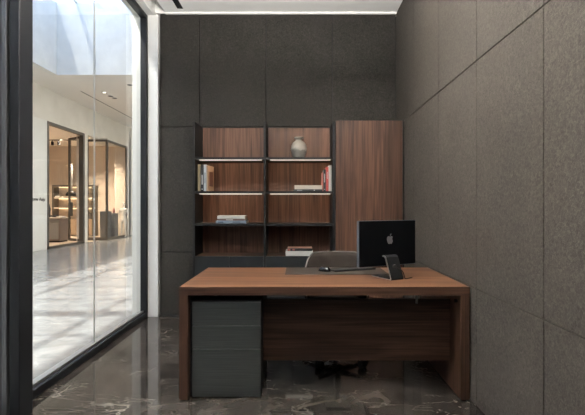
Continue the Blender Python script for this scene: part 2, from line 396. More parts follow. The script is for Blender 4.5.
bars += [(-6.06, -6.0, YN, SY1, SZ, SZ+.14), (-4.63, -4.59, YN, SY1, SZ, SZ+.14)]
w3 = struct(B('window_3', M['white'], *bars))
struct(B('skylight_pane', glassmat('skylight_glass', 1.3, (.97, .98, .98), .5), (SX0, -4.25, YN, SY1, SZ+.20, SZ+.21), parent=w3))

# ------------------------------------------------------------------ shop across the corridor
SB = 19.0; SCZ = 4.0
struct(B('wall_shop', M['shop_wall'], (-15, -2.2+CW+2.2, SB, SB+.2, 0, 4.4), (-15.2, -15, 10.4, SB+.2, 0, 4.4), (-15.2, CW-.25, 10.2, 10.4, 0, 4.4),
       (CW-.275, CW-.251, 18.15, SB, 0, 4.4)))
struct(B('ceiling_shop', M['ext_ceiling'], (-15, CW-.25, 10.4, SB, SCZ, SCZ+.15)))
struct(B('floor_shop', M['shop_floor'], (-15, CW-.02, 10.4, SB, -.003, .004)))
d1 = struct(B('door_1', M['shop_frame'], (CW-.09, CW+.03, 12.8, 12.88, 0, 3.87), (CW-.09, CW+.03, 14.9, 15.02, 0, 3.87), (CW-.09, CW+.03, 12.88, 14.9, 3.78, 3.87), (CW-.09, CW+.03, 12.8, 15.0, 0.004, .07)))
# open leaf, hinged at the far jamb
leafM = Matrix.Translation((CW-.06, 14.92, 0)) @ Matrix.Rotation(math.atan2(.42, -.62), 4, 'Z')
def leaf_boxes(bm, w, h, t=.05, fr=.075):
    for b in ((0, fr, -t/2, t/2, .06, h), (w-fr, w, -t/2, t/2, .06, h), (fr, w-fr, -t/2, t/2, h-fr, h), (fr, w-fr, -t/2, t/2, .06, .06+fr*1.3)):
        box(bm, *b)
bm = bmesh.new(); leaf_boxes(bm, .80, 3.76)
d2 = struct(obj('door_2', bm, M['shop_frame'])); d2.matrix_world = leafM
dp = struct(B('door_pane', M['glass_in'], (.075, .725, -.006, .006, .16, 3.69), parent=d2))
dh = struct(B('door_handle', M['shop_frame'], (.66, .72, -.075, .075, .95, 1.45), parent=d2, bevel=.01))
# projecting glazed vitrine
V0 = -8.13; VX = -7.3; VY0 = 16.2; VY1 = 18.1; VH = 3.85; t = .075
w4 = struct(B('window_4', M['shop_frame'],
    (V0, V0+t, VY0, VY0+t, 0, VH), (VX-t, VX, VY0, VY0+t, 0, VH), (V0+t, VX-t, VY0, VY0+t, VH-t, VH), (V0+t, VX-t, VY0, VY0+t, .0, .12),
    (VX-t, VX, VY1-t, VY1, 0, VH), (VX-t, VX, VY0+t, VY1-t, VH-t, VH), (VX-t, VX, VY0+t, VY1-t, 0, .10)))
struct(B('window_pane', M['glass_in'], (V0+t, VX-t, VY0+.02, VY0+.03, .12, VH-t), parent=w4))
struct(B('window_pane', M['glass_in'], (VX-.045, VX-.035, VY0+t, VY1-t, .10, VH-t), parent=w4))
struct(B('vitrine_end', M['shop_wall'], (CW-.2, VX, VY1+.002, VY1+.045, 0, VH), parent=w4))
struct(B('vitrine_roof', M['ext_wall'], (V0, VX, VY0, VY1, VH, VH+.05), parent=w4))

# shop lamps (recessed, give the warm light seen over there)
def downlight(x, y, z, label, m, power=0, col=(1, .75, .5), r=.045, cat='downlight', group=None, name='recessed_downlight', spot=math.radians(110)):
    t_ = thing(name, label, cat, (x, y, z), 0, group)
    bm = bmesh.new(); lathe(bm, [(r*.8, -.004), (r*1.35, -.006), (r*1.35, .002), (r*.8, .002)], 24)
    bmesh.ops.delete(bm, geom=[f for f in bm.faces if len(f.verts) > 4], context='FACES_ONLY')
    obj('trim_ring', bm, M['frame_grey'], t_)
    bm = bmesh.new(); lathe(bm, [(r*.8, -.003), (r*.79, .0)], 24); obj('lens', bm, m, t_)
    if power:
        l = bpy.data.lights.new('lamp', 'AREA'); l.shape = 'DISK'; l.size = r*1.6; l.energy = power; l.color = col; l.spread = spot
        lo = bpy.data.objects.new('lamp', l); C.objects.link(lo); lo.location = (0, 0, -.012); lo.parent = t_
    return t_
for i, (x, y, lb) in enumerate([(-9.75, 14.6, 'warm recessed downlight in shop ceiling just inside the tall opening'),
                                (-9.6, 17.2, 'warm recessed downlight in shop ceiling glowing through the open door leaf'),
                                (-8.6, 17.4, 'warm recessed downlight in shop ceiling seen past the pier beside the glass vitrine'),
                                (-7.95, 17.3, 'warm recessed downlight above the two grey display plinths'),
                                (-11.2, 16.6, 'warm recessed downlight deep in shop ceiling above the sales counter'),
                                (-8.25, 16.75, 'warm recessed downlight just behind the front pane of glass vitrine')]):
    downlight(x, y, SCZ-.002, lb, M['warm_spot'], 55, (1, .80, .60), .06, group='shop downlights')

# black track spotlights in the shop ceiling
tr = thing('track_lights_rail', 'thin black lighting rail on the shop ceiling holding a row of spots', 'lighting rail', (-9.4, 17.2, SCZ))
B('rail', M['black'], (-1.35, .5, -.02, .02, -.03, -.001), parent=tr)
tr['label'] = 'thin black lighting rail on shop ceiling above the row of small spotlights'
def spot_proto(first=[None]):
    if first[0] is None:
        t_ = thing('track_spotlight', '', 'spotlight')
        bm = bmesh.new(); lathe(bm, [(.05, -.19), (.055, -.05), (.03, -.03), (.012, -.03), (.012, 0)], 14); obj('spot_head', bm, M['black'], t_)
        first[0] = t_; return t_
    p = first[0]; t_ = p.copy(); C.objects.link(t_)
    for ch in p.children:
        c = ch.copy(); C.objects.link(c); c.parent = t_
    return t_
SPL = ['leftmost', 'second from left', 'middle', 'second from right', 'rightmost']
for k, x in enumerate((-10.6, -10.32, -10.16, -9.98, -9.72)):
    s = spot_proto(); s.location = (x, 17.2, SCZ-.03)
    s['label'] = SPL[k] + ' small black spotlight in the row on the shop ceiling'; s['group'] = 'shop track spotlights'; s['category'] = 'spotlight'

# lit display shelving
ds = thing('display_shelf', 'warm lit display shelving with dark frame against the shop back wall', 'shelving', (0, 0, 0))
dx0, dx1, dy0, dy1 = X(52, 18.5), X(93, 18.5), 18.5, 18.95
zt = Z(185, 18.5)
B('frame', M['shop_frame'], (dx0, dx0+.06, dy0, dy1, 0, zt), (dx1-.06, dx1, dy0, dy1, 0, zt), (dx0+.06, dx1-.06, dy0, dy1, zt-.07, zt), (-9.62, -9.56, dy0, dy1, 0, zt-.07), parent=ds)
B('back_board', M['shop_wall'], (dx0+.06, dx1-.06, dy1-.03, dy1-.005, 0, zt-.07), parent=ds)
for zz in (Z(197.5, 18.5), Z(207.5, 18.5)):
    sh = B('shelf', M['shop_wall'], (dx0+.06, -9.62, dy0+.05, dy1-.03, zz-.04, zz), (-9.56, dx1-.06, dy0+.05, dy1-.03, zz-.04, zz), parent=ds)
    B('light_strip', M['warm_led'], (dx0+.1, -9.65, dy1-.1, dy1-.06, zz-.06, zz-.041), (-9.53, dx1-.1, dy1-.1, dy1-.06, zz-.06, zz-.041), parent=sh)
B('light_strip', M['warm_led'], (dx0+.1, -9.65, dy1-.1, dy1-.06, zt-.09, zt-.071), (-9.53, dx1-.1, dy1-.1, dy1-.06, zt-.09, zt-.071), parent=ds)
B('lower_cabinet', mat('shop_cabinet_wood', (.25, .175, .115), .5), (dx0+.06, -9.62, dy0+.03, dy1-.03, .05, Z(219, 18.5)), (-9.56, dx1-.06, dy0+.03, dy1-.03, .05, Z(219, 18.5)), parent=ds)
# goods on those shelves
gm = [mat('goods_tan', (.35, .24, .15), .7), mat('goods_dark', (.05, .045, .04), .6), mat('goods_white', (.6, .57, .52), .7)]
def goods(px, py, w, h, m, label, name='folded_garment', cat='garment'):
    x, z = X(px, 18.65), Z(py, 18.5)
    bm = bmesh.new()
    n = max(1, int(h/.035))
    for k in range(n): box(bm, -w/2+.008*(k % 2), w/2-.006*(k % 3), -.12, .12, k*h/n+.001, (k+1)*h/n)
    o = obj(name, bm, m, bevel=.008); o.location = (x, 18.66, z+.001); tag(o, label, cat); return o
goods(59, 197.5, .24, .07, gm[2], 'low white folded stack on upper lit shop shelf, left bay')
goods(74, 207.5, .26, .07, gm[0], 'tan folded stack on lower lit shop shelf beside the hanging lamp')
def handbag(px, py, Yb, label, m, s=1.0):
    t_ = thing('handbag', label, 'handbag', (X(px, Yb), Yb, Z(py, Yb)))
    bm = bmesh.new(); extrude_poly(bm, [(-.15*s, -.05, .001), (.15*s, -.05, .001), (.12*s, -.05, .2*s), (-.12*s, -.05, .2*s)], (0, .1, 0)); obj('bag_body', bm, m, t_, .012)
    bm = bmesh.new(); tube(bm, [(-.07*s+.14*s*i/10, 0, .19*s+.1*s*math.sin(PI*i/10)) for i in range(11)], .008, 6); obj('handle', bm, m, t_, smooth=True)
handbag(87.5, 219, 18.66, 'dark handbag on the lit shop shelving beside the pier', gm[1], 1.3)
handbag(82, 207.5, 18.66, 'small dark handbag on the middle lit shop shelf', gm[1], .8)

# sales counter
ct = thing('sales_counter', 'grey brown shop sales counter behind the tall opening', 'counter', (0, 0, 0))
B('counter_body', mat('counter_grey', (.17, .13, .11), .5), (-9.7, -8.56, 15.2, 15.85, .06, .86), parent=ct, bevel=.008)
B('counter_top', mat('counter_top_stone', (.42, .36, .30), .3), (-9.74, -8.52, 15.16, 15.9, .86, .90), parent=ct, bevel=.005)
B('plinth', M['black'], (-9.66, -8.6, 15.24, 15.8, .004, .06), parent=ct)
B('side_inset', mat('counter_side_panel', (.22, .21, .20), .4), (-8.96, -8.6, 15.186, 15.2, .12, .84), parent=ct)
# things on the counter
bm = bmesh.new(); lathe(bm, [(.05, 0), (.065, .02), (.05, .16), (.065, .30), (.035, .42), (.015, .5)], 20)
o = obj('sculpture', bm, mat('dark_slate', (.03, .035, .045), .5), smooth=True, loc=(X(48.9, 15.6), 15.6, .901)); tag(o, 'tall dark tapering sculpture standing on the shop sales counter', 'sculpture')
bm = bmesh.new(); lathe(bm, [(.05, 0), (.13, .03), (.15, .075), (.135, .078), (.10, .04), (.02, .02)], 24)
o = obj('bowl', bm, M['plastic'], smooth=True, loc=(X(54.8, 15.5), 15.5, .901)); tag(o, 'low black bowl on the shop sales counter', 'bowl')
o = B('brochure_pile', gm[2], (-.12, .12, -.09, .09, 0, .012), (-.11, .115, -.085, .088, .012, .026), (-.12, .11, -.09, .085, .026, .04)); o.location = (X(60.5, 15.4), 15.42, .901); tag(o, 'pale pile of papers on the right end of shop counter', 'papers')

# pendant lamp in the shop
pl = thing('pendant_lamp', 'black dome pendant lamp hanging on a pale column above the shop counter', 'pendant lamp', (X(71, 16.2), 16.2, 0))
bm = bmesh.new(); lathe(bm, [(.168, 1.70), (.185, 1.715), (.18, 1.78), (.12, 1.86), (.05, 1.89), (.05, 1.90)], 28)
obj('lamp_shade', bm, M['black'], pl, smooth=True)
bm = bmesh.new(); lathe(bm, [(.055, 1.90), (.055, 2.92)], 20); obj('column', bm, gm[2], pl, smooth=True)
bm = bmesh.new(); lathe(bm, [(.006, 2.92), (.006, SCZ)], 8); obj('cord', bm, M['black'], pl)
bm = bmesh.new(); lathe(bm, [(.14, 1.704), (.13, 1.712)], 20); obj('lamp_lens', bm, M['warm_spot'], pl)

# two display plinths with vases
for px0, px1, Yp, h, lb, vlb, vm in ((100, 108, 17.2, 1.10, 'left grey display plinth inside the glass vitrine', 'pale slender vase on the left grey plinth', gm[2]),
                            (109.6, 114.8, 17.5, 1.02, 'right grey display plinth, the narrower one inside the glass vitrine', 'small dark red vase on the right grey plinth', mat('red_glaze', (.25, .06, .05), .4))):
    x0, x1 = X(px0, Yp), X(px1, Yp)
    o = B('display_plinth', [mat('plinth_grey', (.10, .10, .105), .5), mat('plinth_seam', (.05, .05, .05), .6)], (x0, x1, Yp, Yp+.32, .015, h), (x0+.02, x1-.02, Yp+.02, Yp+.30, .0045, .015), bevel=.006)
    tag(o, lb, 'plinth')
    bm = bmesh.new(); lathe(bm, [(.03, 0), (.055, .05), (.045, .13), (.02, .19), (.026, .22)], 18)
    o = obj('vase', bm, vm, smooth=True, loc=((x0+x1)/2, Yp+.16, h+.001)); tag(o, vlb, 'vase')
# mannequin behind the vitrine side
def mannequin():
    bm = bmesh.new()
    P = {'pel': (0, 0, .88), 'wai': (0, 0, 1.05), 'che': (0, 0, 1.28), 'nek': (0, 0, 1.47), 'hea': (0, 0, 1.60), 'top': (0, 0, 1.70),
         'sl': (-.17, 0, 1.38), 'el': (-.22, .02, 1.12), 'hl': (-.20, -.05, .88), 'sr': (.17, 0, 1.38), 'er': (.22, .02, 1.12), 'hr': (.20, -.05, .88),
         'll': (-.09, 0, .82), 'kl': (-.10, -.01, .46), 'al': (-.10, .01, .08), 'fl': (-.10, -.12, .04),
         'lr': (.09, 0, .82), 'kr': (.10, -.03, .46), 'ar': (.11, .01, .08), 'fr': (.12, -.12, .04)}
    R_ = {'pel': .13, 'wai': .10, 'che': .135, 'nek': .05, 'hea': .075, 'top': .05, 'sl': .055, 'el': .036, 'hl': .025, 'sr': .055, 'er': .036, 'hr': .025,
          'll': .085, 'kl': .05, 'al': .033, 'fl': .03, 'lr': .085, 'kr': .05, 'ar': .033, 'fr': .03}
    E = [('pel', 'wai'), ('wai', 'che'), ('che', 'nek'), ('nek', 'hea'), ('hea', 'top'), ('che', 'sl'), ('sl', 'el'), ('el', 'hl'), ('che', 'sr'), ('sr', 'er'), ('er', 'hr'),
         ('pel', 'll'), ('ll', 'kl'), ('kl', 'al'), ('al', 'fl'), ('pel', 'lr'), ('lr', 'kr'), ('kr', 'ar'), ('ar', 'fr')]
    ks = list(P); me = bpy.data.meshes.new('mannequin'); me.from_pydata([P[k] for k in ks], [(ks.index(a), ks.index(b)) for a, b in E], [])
    me.materials.append(gm[2]); o = bpy.data.objects.new('mannequin', me); C.objects.link(o)
    sk = o.modifiers.new('skin', 'SKIN'); sk.use_smooth_shade = True
    for i, k in enumerate(ks):
        v = me.skin_vertices[0].data[i]; v.radius = (R_[k], R_[k]*.8); v.use_root = (k == 'pel')
    o.modifiers.new('sub', 'SUBSURF').levels = 2
    o.modifiers['sub'].render_levels = 2
    return o
mq = mannequin(); mq.scale = (.86, .86, .86); mq.location = (X(123.5, 17.75), 17.75, .007); tag(mq, 'white standing mannequin behind the side glass of the vitrine', 'mannequin')

# lettering on the pale pier
def text_mesh(s, size, m, name, ext=.004):
    cu = bpy.data.curves.new(name, 'FONT'); cu.body = s; cu.size = size; cu.extrude = ext; cu.align_x = 'CENTER'; cu.align_y = 'CENTER'
    o = bpy.data.objects.new('t', cu); C.objects.link(o); bpy.context.view_layer.update()
    me = bpy.data.meshes.new_from_object(o.evaluated_get(bpy.context.evaluated_depsgraph_get()))
    bpy.data.objects.remove(o); me.materials.clear(); me.materials.append(m)
    r = bpy.data.objects.new(name, me); C.objects.link(r); return r
sg = text_mesh('onw Anju', .155, mat('sign_black', (.02, .018, .016), .5), 'wall_sign')
Ys = 11.95
sg.rotation_euler = (PI/2, 0, PI/2); sg.location = (CW+.021, 12.38, 1.50); tag(sg, 'small dark lettering sign on the pale pier left of the shop opening', 'sign')

# corridor ceiling downlights and sprinklers
for px, py, lb, em in ((104.3, 92.5, 'small lit downlight in corridor ceiling beside the long black slot, nearest the skylight', 1), (110.5, 96.2, 'small dark downlight in corridor ceiling, middle one of the cluster', 0), (114.5, 98.2, 'small dark downlight in corridor ceiling, right one of the cluster', 0), (130, 85, 'small grey downlight in corridor ceiling closest to the window jamb', 0)):
    Yc = 3.574*F/(207-py)
    downlight(X(px, Yc), Yc, CZ-.001, lb, M['white_spot'] if em else M['ceil_slot'], 0, r=.06)

for k, y in enumerate((3.5, 8.0, 12.5, 17.0, 21.5)):  # added lamps, unseen, to lift the ambient light in the corridor
    t_ = thing('corridor_fill_lamp', 'added long white fill lamp over the near side of the corridor', 'ceiling lamp', (-2.45, y, CZ), PI/2, 'added corridor fill lamps')
    B('housing', M['white'], (-.9, .9, -.08, .08, -.05, -.001), parent=t_, bevel=.004)
    B('diffuser', M['white_spot'], (-.87, .87, -.06, .06, -.056, -.0505), parent=t_)
    l = bpy.data.lights.new('lamp', 'AREA'); l.shape = 'RECTANGLE'; l.size = 1.7; l.size_y = .12; l.energy = 80; l.color = (1, .965, .92)
    lo = bpy.data.objects.new('lamp', l); C.objects.link(lo); lo.location = (0, 0, -.065); lo.parent = t_

# ------------------------------------------------------------------ added fill lamps, out of view, to brighten the room
for k, (x, y, lb) in enumerate(((-.25, 2.0, 'added ceiling fill lamp above the near side of the desk'), (.6, 3.55, 'added ceiling fill lamp above the office chair'), (-.6, .3, 'added ceiling fill lamp left of the camera'), (.6, .3, 'added ceiling fill lamp right of the camera'))):
    downlight(x, y, H-.002, lb, M['white_spot'], [8, 5, 3, 3][k], (1, .86, .72), .05, group='added office fill lamps', spot=math.radians(130))

# added hanging fill lamps, unseen, mostly upward to brighten ceiling and walls
def fill_lamp(x, y, z, L_, lb, up, down):
    t_ = thing('linear_fill_lamp', lb, 'pendant lamp', (x, y, z), 0, 'added office hanging fill lamps')
    B('housing', M['frame'], (-L_/2, L_/2, -.05, .05, -.03, .03), parent=t_, bevel=.004)
    B('diffuser', M['white_spot'], (-L_/2+.02, L_/2-.02, -.04, .04, .0305, .033), (-L_/2+.02, L_/2-.02, -.04, .04, -.033, -.0305), parent=t_)
    for sx in (-1, 1):
        bm = bmesh.new(); tube(bm, [(sx*L_*.4, 0, .03), (sx*L_*.4, 0, H-z)], .0015, 6); obj('cord', bm, M['black'], t_)
    for e, rx, dz in ((up, PI, .04), (down, 0, -.04)):
        l = bpy.data.lights.new('lamp', 'AREA'); l.shape = 'RECTANGLE'; l.size = L_-.05; l.size_y = .07; l.energy = e; l.color = (1, .96, .90)
        lo = bpy.data.objects.new('lamp', l); C.objects.link(lo); lo.location = (0, 0, dz); lo.rotation_euler = (rx, 0, 0); lo.parent = t_
fill_lamp(-.1, 2.1, 2.75, 1.7, 'added long black hanging fill lamp above the near side of the desk', 240, 5)
fill_lamp(-.1, -.6, 2.75, 1.7, 'added long black hanging fill lamp behind the camera', 30, 0.5)

# ------------------------------------------------------------------ slot diffuser in the office ceiling
B('air_slot', M['ceil_slot'], (-1.394, -1.326, 1.401, 4.879, H+.004, H+.115))
tag(bpy.data.objects['air_slot'], 'narrow black air slot recessed in the white ceiling near the window', 'air vent')

# ------------------------------------------------------------------ bookcase
def shelf_lamp(x, y, z, w, parent):
    l = bpy.data.lights.new('shelf_lamp', 'AREA'); l.shape = 'RECTANGLE'; l.size = w; l.size_y = .012; l.energy = .65; l.color = (1, .72, .50)
    lo = bpy.data.objects.new('shelf_lamp', l); C.objects.link(lo); lo.location = (x, y, z); lo.parent = parent
    lo.rotation_euler = (math.radians(42), 0, 0)
BF = 4.57; BB = 4.95; BT = 2.195; tk = .024
bc = thing('bookcase', 'black framed walnut bookcase with lit shelves against the dark back wall', 'bookcase', (0, 0, 0))
xa0, xa1 = X(192.7, BF), X(194.9, BF); xb0, xb1 = X(263.5, BF), X(265.8, BF); xc0, xc1 = X(332.4, BF), X(335.2, BF)
def side(x0, x1, n): return B(n, M['black'], (x0, x1, BF, BB+.02, .0, BT), parent=bc, bevel=.002)
side(xa0, xa1, 'side_panel'); side(xb0, xb1, 'divider'); side(xc0, xc1-.003, 'side_panel')
for (u0, u1) in ((xa1, xb0), (xb1, xc0)):
    B('back_panel', M['walnut_back'], (u0, u1, BB, BB+.02, .744, BT-.0), parent=bc)
    for zi, zt_ in enumerate((1.814, 1.448, 1.096)):
        s = B('shelf', M['black'], (u0, u1, BF+.012, BB, zt_-tk, zt_), parent=bc, bevel=.0015)
        if zi < 2:
            B('light_strip', M['led'], (u0+.045, u1-.02, BF+.014, BF+.034, zt_-tk-.013, zt_-tk-.0005), parent=s)
            shelf_lamp((u0+u1)/2+.01, BF+.045, zt_-tk-.012, u1-u0-.08, s)
    B('cabinet_top', M['walnut_door'], (u0, u1, BF+.022, BB, .735, .745), parent=bc)
    B('cabinet_carcass', M['black'], (u0, u1, BF+.024, BB, .07, .734), (u0, u1, BF+.06, BB, .0, .07), parent=bc)
    um = X(229.3, BF) if u0 < xb0 else (u0+u1)/2
    for (d0, d1_) in ((u0+.002, um-.0015), (um+.0015, u1-.002)):
        B('door', M['charcoal'], (d0, d1_, BF+.002, BF+.021, .075, .745), parent=bc, bevel=.0015)

# wardrobe
wx0, wx1 = X(335.4, BF), 1.116
wt = thing('wardrobe', 'tall walnut cabinet with plain door in the right corner beside the bookcase', 'cabinet', (0, 0, 0))
B('cabinet_body', M['black'], (wx0, wx1+.013, BF+.02, BB+.02, 0, BT+.012), parent=wt, bevel=.002)
B('door', M['walnut_door'], (wx0+.004, wx1-.004, BF, BF+.019, .06, BT+.010), parent=wt, bevel=.002)
B('edge_trim', M['black'], (wx1-.003, wx1+.013, BF-.001, BF+.02, 0, BT+.012), parent=wt)

# ------------------------------------------------------------------ books
def book(h, d, t_, cover, label, group=None, spine=None, title=None, lay=False, round_=True, cat='book'):
    """upright book, spine toward -Y, thickness along X, base at z=0; lay=True puts it flat, spine toward -Y"""
    r = thing('book', label, cat, group=group)
    c = .0028
    def b6(x0, x1, y0, y1, z0, z1):   # map upright to lying
        if lay: return (z0-h/2, z1-h/2, y0, y1, x0+t_/2, x1+t_/2)
        return (x0, x1, y0, y1, z0, z1)
    B('cover', cover, b6(-t_/2, -t_/2+c, 0, d, 0, h), b6(t_/2-c, t_/2, 0, d, 0, h), b6(-t_/2+c, t_/2-c, -.001, c, 0, h), parent=r, bevel=.0012)
    B('pages', M['paper'], b6(-t_/2+c, t_/2-c, c, d-.006, .004, h-.004), parent=r)
    if title:
        for (a, b_, w) in title[1]:
            B('title_print', title[0], b6(-t_/2*w, t_/2*w, -.0022, -.0012, a*h, b_*h), parent=r)
    return r
c_gold = mat('cover_khaki', (.30, .24, .15), .7); c_black = mat('cover_black', (.012, .014, .016), .5)
c_white = mat('cover_white', (.62, .62, .60), .6); c_pale = mat('cover_pale_blue', (.50, .55, .60), .6)
c_sand = mat('cover_sand', (.36, .25, .17), .6); c_photo = mat('cover_photo_brown', (.10, .035, .022), .5)
c_red = mat('cover_red', (.42, .055, .05), .55); c_rose = mat('cover_rose', (.40, .13, .11), .6)
c_blue = mat('cover_blue_grey', (.17, .22, .28), .55); c_brown = mat('cover_brown', (.12, .075, .06), .6); c_cream = mat('cover_cream', (.62, .57, .50), .6)
p_w = mat('print_white', (.6, .6, .6), .6); p_k = mat('print_black', (.03, .03, .03), .6); p_b = mat('print_blue', (.06, .09, .14), .6)
S1, S2, S3, S4 = 1.814, 1.448, 1.096, .7455
Yb = BF+.05
def place(o, x, y, z, rz=0, ry=0): o.location = (x, y, z+.0006); o.rotation_euler = (0, ry, rz); return o
def px(p, Y=Yb): return X(p, Y)
place(book(.290, .20, .030, c_gold, 'khaki upright book at the left end of upper left shelf', title=None), px(199.0), Yb+.005, S2)
place(book(.285, .20, .034, c_black, 'black upright book between the khaki and the pale blue book', title=(p_w, [(.25, .62, .3), (.06, .09, .4)])), px(202.2), Yb, S2)
place(book(.288, .205, .028, c_pale, 'pale blue white spined book between black and sand coloured books', title=(p_b, [(.3, .7, .25)])), px(205.1), Yb-.005, S2)
bk = place(book(.280, .19, .020, c_sand, 'sand coloured book with dark photo cover, rightmost upright in left bay', title=None), px(207.2), Yb-.003, S2, rz=math.radians(-8))
B('cover_photo', c_photo, (.0101, .0112, .045, .155, .055, .215), parent=bk)
# three lying on the middle-left shelf
xs = px(231)
place(book(.335, .24, .030, c_blue, 'blue grey lying book at the bottom of stack of three', lay=True, title=(p_b, [(.08, .25, .5), (.55, .8, .4)])), px(231), Yb, S3)
place(book(.295, .22, .020, c_brown, 'thin brown lying book in the middle of stack of three', lay=True, title=(p_w, [(.3, .55, .4)])), px(231.5), Yb+.004, S3+.0306)
place(book(.300, .22, .034, c_white, 'white lying book on top of the stack of three', lay=True, title=None), px(231), Yb, S3+.0512)
# right bay upper: two lying, four upright
place(book(.315, .21, .020, c_black, 'black lying book under the cream one in the right bay', lay=True, title=(p_w, [(.12, .3, .25), (.7, .74, .4)])), px(308.0), Yb, S2)
place(book(.300, .21, .044, c_cream, 'cream lying book on top of the black one in the right bay', lay=True), px(308.3), Yb+.004, S2+.0206)
place(book(.205, .17, .012, c_rose, 'small rose spined upright book, shortest one in the right bay'), px(322.75), Yb+.004, S2)
place(book(.235, .18, .026, c_black, 'black upright book between rose and red books in right bay', title=(p_w, [(.4, .8, .25), (.06, .1, .3)])), px(324.6), Yb, S2)
place(book(.262, .19, .028, c_red, 'red upright book between black and white books in right bay', title=(p_w, [(.5, .8, .15)])), px(327.25), Yb, S2)
place(book(.280, .20, .034, c_white, 'white upright book, rightmost and tallest in the right bay'), px(330.15), Yb-.003, S2)
# bottom shelf: two lying
place(book(.295, .235, .050, c_white, 'thick white lying book on the bottom shelf behind the chair', lay=True), px(299.2), Yb-.015, S4)
mbook = place(book(.270, .22, .030, c_black, 'black lying book with rosy cover on the thick white book', lay=True, title=(c_rose, [(.0, .12, .7), (.2, .3, .4)])), px(299.8), Yb-.005, S4+.0506)
B('front_cover', mat('cover_blush', (.45, .22, .16), .55), (-.135, .135, .0, .22, .0302, .0318), parent=mbook)

# vase
def vase():
    bm = bmesh.new()
    lathe(bm, [(.052, 0), (.058, .006), (.078, .035), (.090, .075), (.094, .11), (.088, .145), (.068, .178), (.045, .195), (.036, .203), (.035, .212), (.050, .222), (.056, .228), (.054, .236), (.045, .237), (.030, .215), (.03, .2)], 40)
    m = mat('stoneware_glaze', (.3, .28, .25), .5); nt, N, L, b = nodes(m)
    tc = N('ShaderNodeTexCoord'); n = N('ShaderNodeTexNoise'); n.inputs['Scale'].default_value = 9; n.inputs['Detail'].default_value = 6; n.inputs['Distortion'].default_value = .8
    L(tc.outputs['Object'], n.inputs[0])
    sp = N('ShaderNodeSeparateXYZ'); L(tc.outputs['Object'], sp.inputs[0])
    ma = N('ShaderNodeMath', operation='MULTIPLY_ADD'); L(n.outputs[0], ma.inputs[0]); ma.inputs[1].default_value = .09; L(sp.outputs[2], ma.inputs[2])
    mr = N('ShaderNodeMapRange'); L(ma.outputs[0], mr.inputs[0]); mr.inputs['From Min'].default_value = .03; mr.inputs['From Max'].default_value = .28
    r = ramp(N, [(0, (.26, .25, .23)), (.38, (.20, .19, .17)), (.46, (.55, .53, .48)), (.62, (.40, .36, .30)), (1, (.36, .33, .28))]); L(mr.outputs[0], r.inputs[0]); L(r.outputs[0], b.inputs['Base Color'])
    return obj('vase', bm, m, smooth=True)
v = vase(); v.location = (X(298.8, 4.72), 4.72, S1+.0005); v.scale = (.95, .95, .99); tag(v, 'grey stoneware vase with banded glaze on top shelf of the bookcase', 'vase')

# ------------------------------------------------------------------ desk
DY0, DY1 = 2.795, 3.695; DX0, DX1 = X(179, DY0), X(469.6, DY0); DT = .75; th = .055; st = .058
dk = thing('desk', 'large walnut desk with thick top and panel sides on the marble floor', 'desk', (0, 0, 0))
# mitred waterfall: top spans between the outer faces
B('desktop', M['walnut_top'], (DX0, DX1, DY0+.003, DY1, DT-th+.0005, DT), parent=dk, bevel=.002)
B('front_edge', M['walnut_x'], (DX0, DX1, DY0, DY0+.0029, DT-th, DT-.0005), parent=dk)  # front of the same slab, its shade carried by the darker walnut
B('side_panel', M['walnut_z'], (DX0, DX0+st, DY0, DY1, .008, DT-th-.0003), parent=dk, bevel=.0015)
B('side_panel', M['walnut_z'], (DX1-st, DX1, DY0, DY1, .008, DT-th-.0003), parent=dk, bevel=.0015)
B('foot_strip', M['black'], (DX0+.006, DX0+st-.006, DY0+.01, DY1-.01, 0, .008), parent=dk)
B('foot_strip', M['black'], (DX1-st+.006, DX1-.006, DY0+.01, DY1-.01, 0, .008), parent=dk)
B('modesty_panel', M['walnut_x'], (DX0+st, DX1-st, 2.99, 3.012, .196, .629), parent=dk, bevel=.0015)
B('under_rail', M['black'], (DX0+st, DX1-st, 3.30, 3.34, .655, DT-th), (DX0+st, DX1-st, DY0+.06, DY0+.075, .688, DT-th), parent=dk)
for x in (DX0+st+.14, .82):
    B('bracket', M['gunmetal_edge'], (x, x+.012, 2.975, 3.03, .60, DT-th), parent=dk)
bm = bmesh.new()
for k in range(1): tube(bm, [(DX1-st-.001, 2.86, .645), (DX1-st-.02, 2.86, .645)], .012, 12)
obj('cam_lock', bm, M['black'], dk)

# drawer pedestal
PF = 2.835; px0, px1 = X(192.2, PF), X(260.6, PF); pt = .644
pd = thing('drawer_pedestal', 'gunmetal three drawer pedestal under the left end of desk', 'drawer unit', (0, 0, 0))
B('body', M['black'], (px0-.018, px1+.004, PF+.018, PF+.52, .009, pt+.008), parent=pd, bevel=.003)
B('plinth', M['black'], (px0+.01, px1-.01, PF+.04, PF+.5, 0, .009), parent=pd)
zd = [.007, Z(349, PF), Z(325.5, PF), pt]
for i in range(3):
    d = B('drawer', M['metal_drawer'], (px0, px1, PF, PF+.0179, zd[i]+.002, zd[i+1]-.002), parent=pd, bevel=.003)
    B('pull_edge', M['gunmetal_edge'], (px0+.004, px1-.004, PF-.003, PF-.0002, zd[i+1]-.0065, zd[i+1]-.0035), parent=d, bevel=.0008)

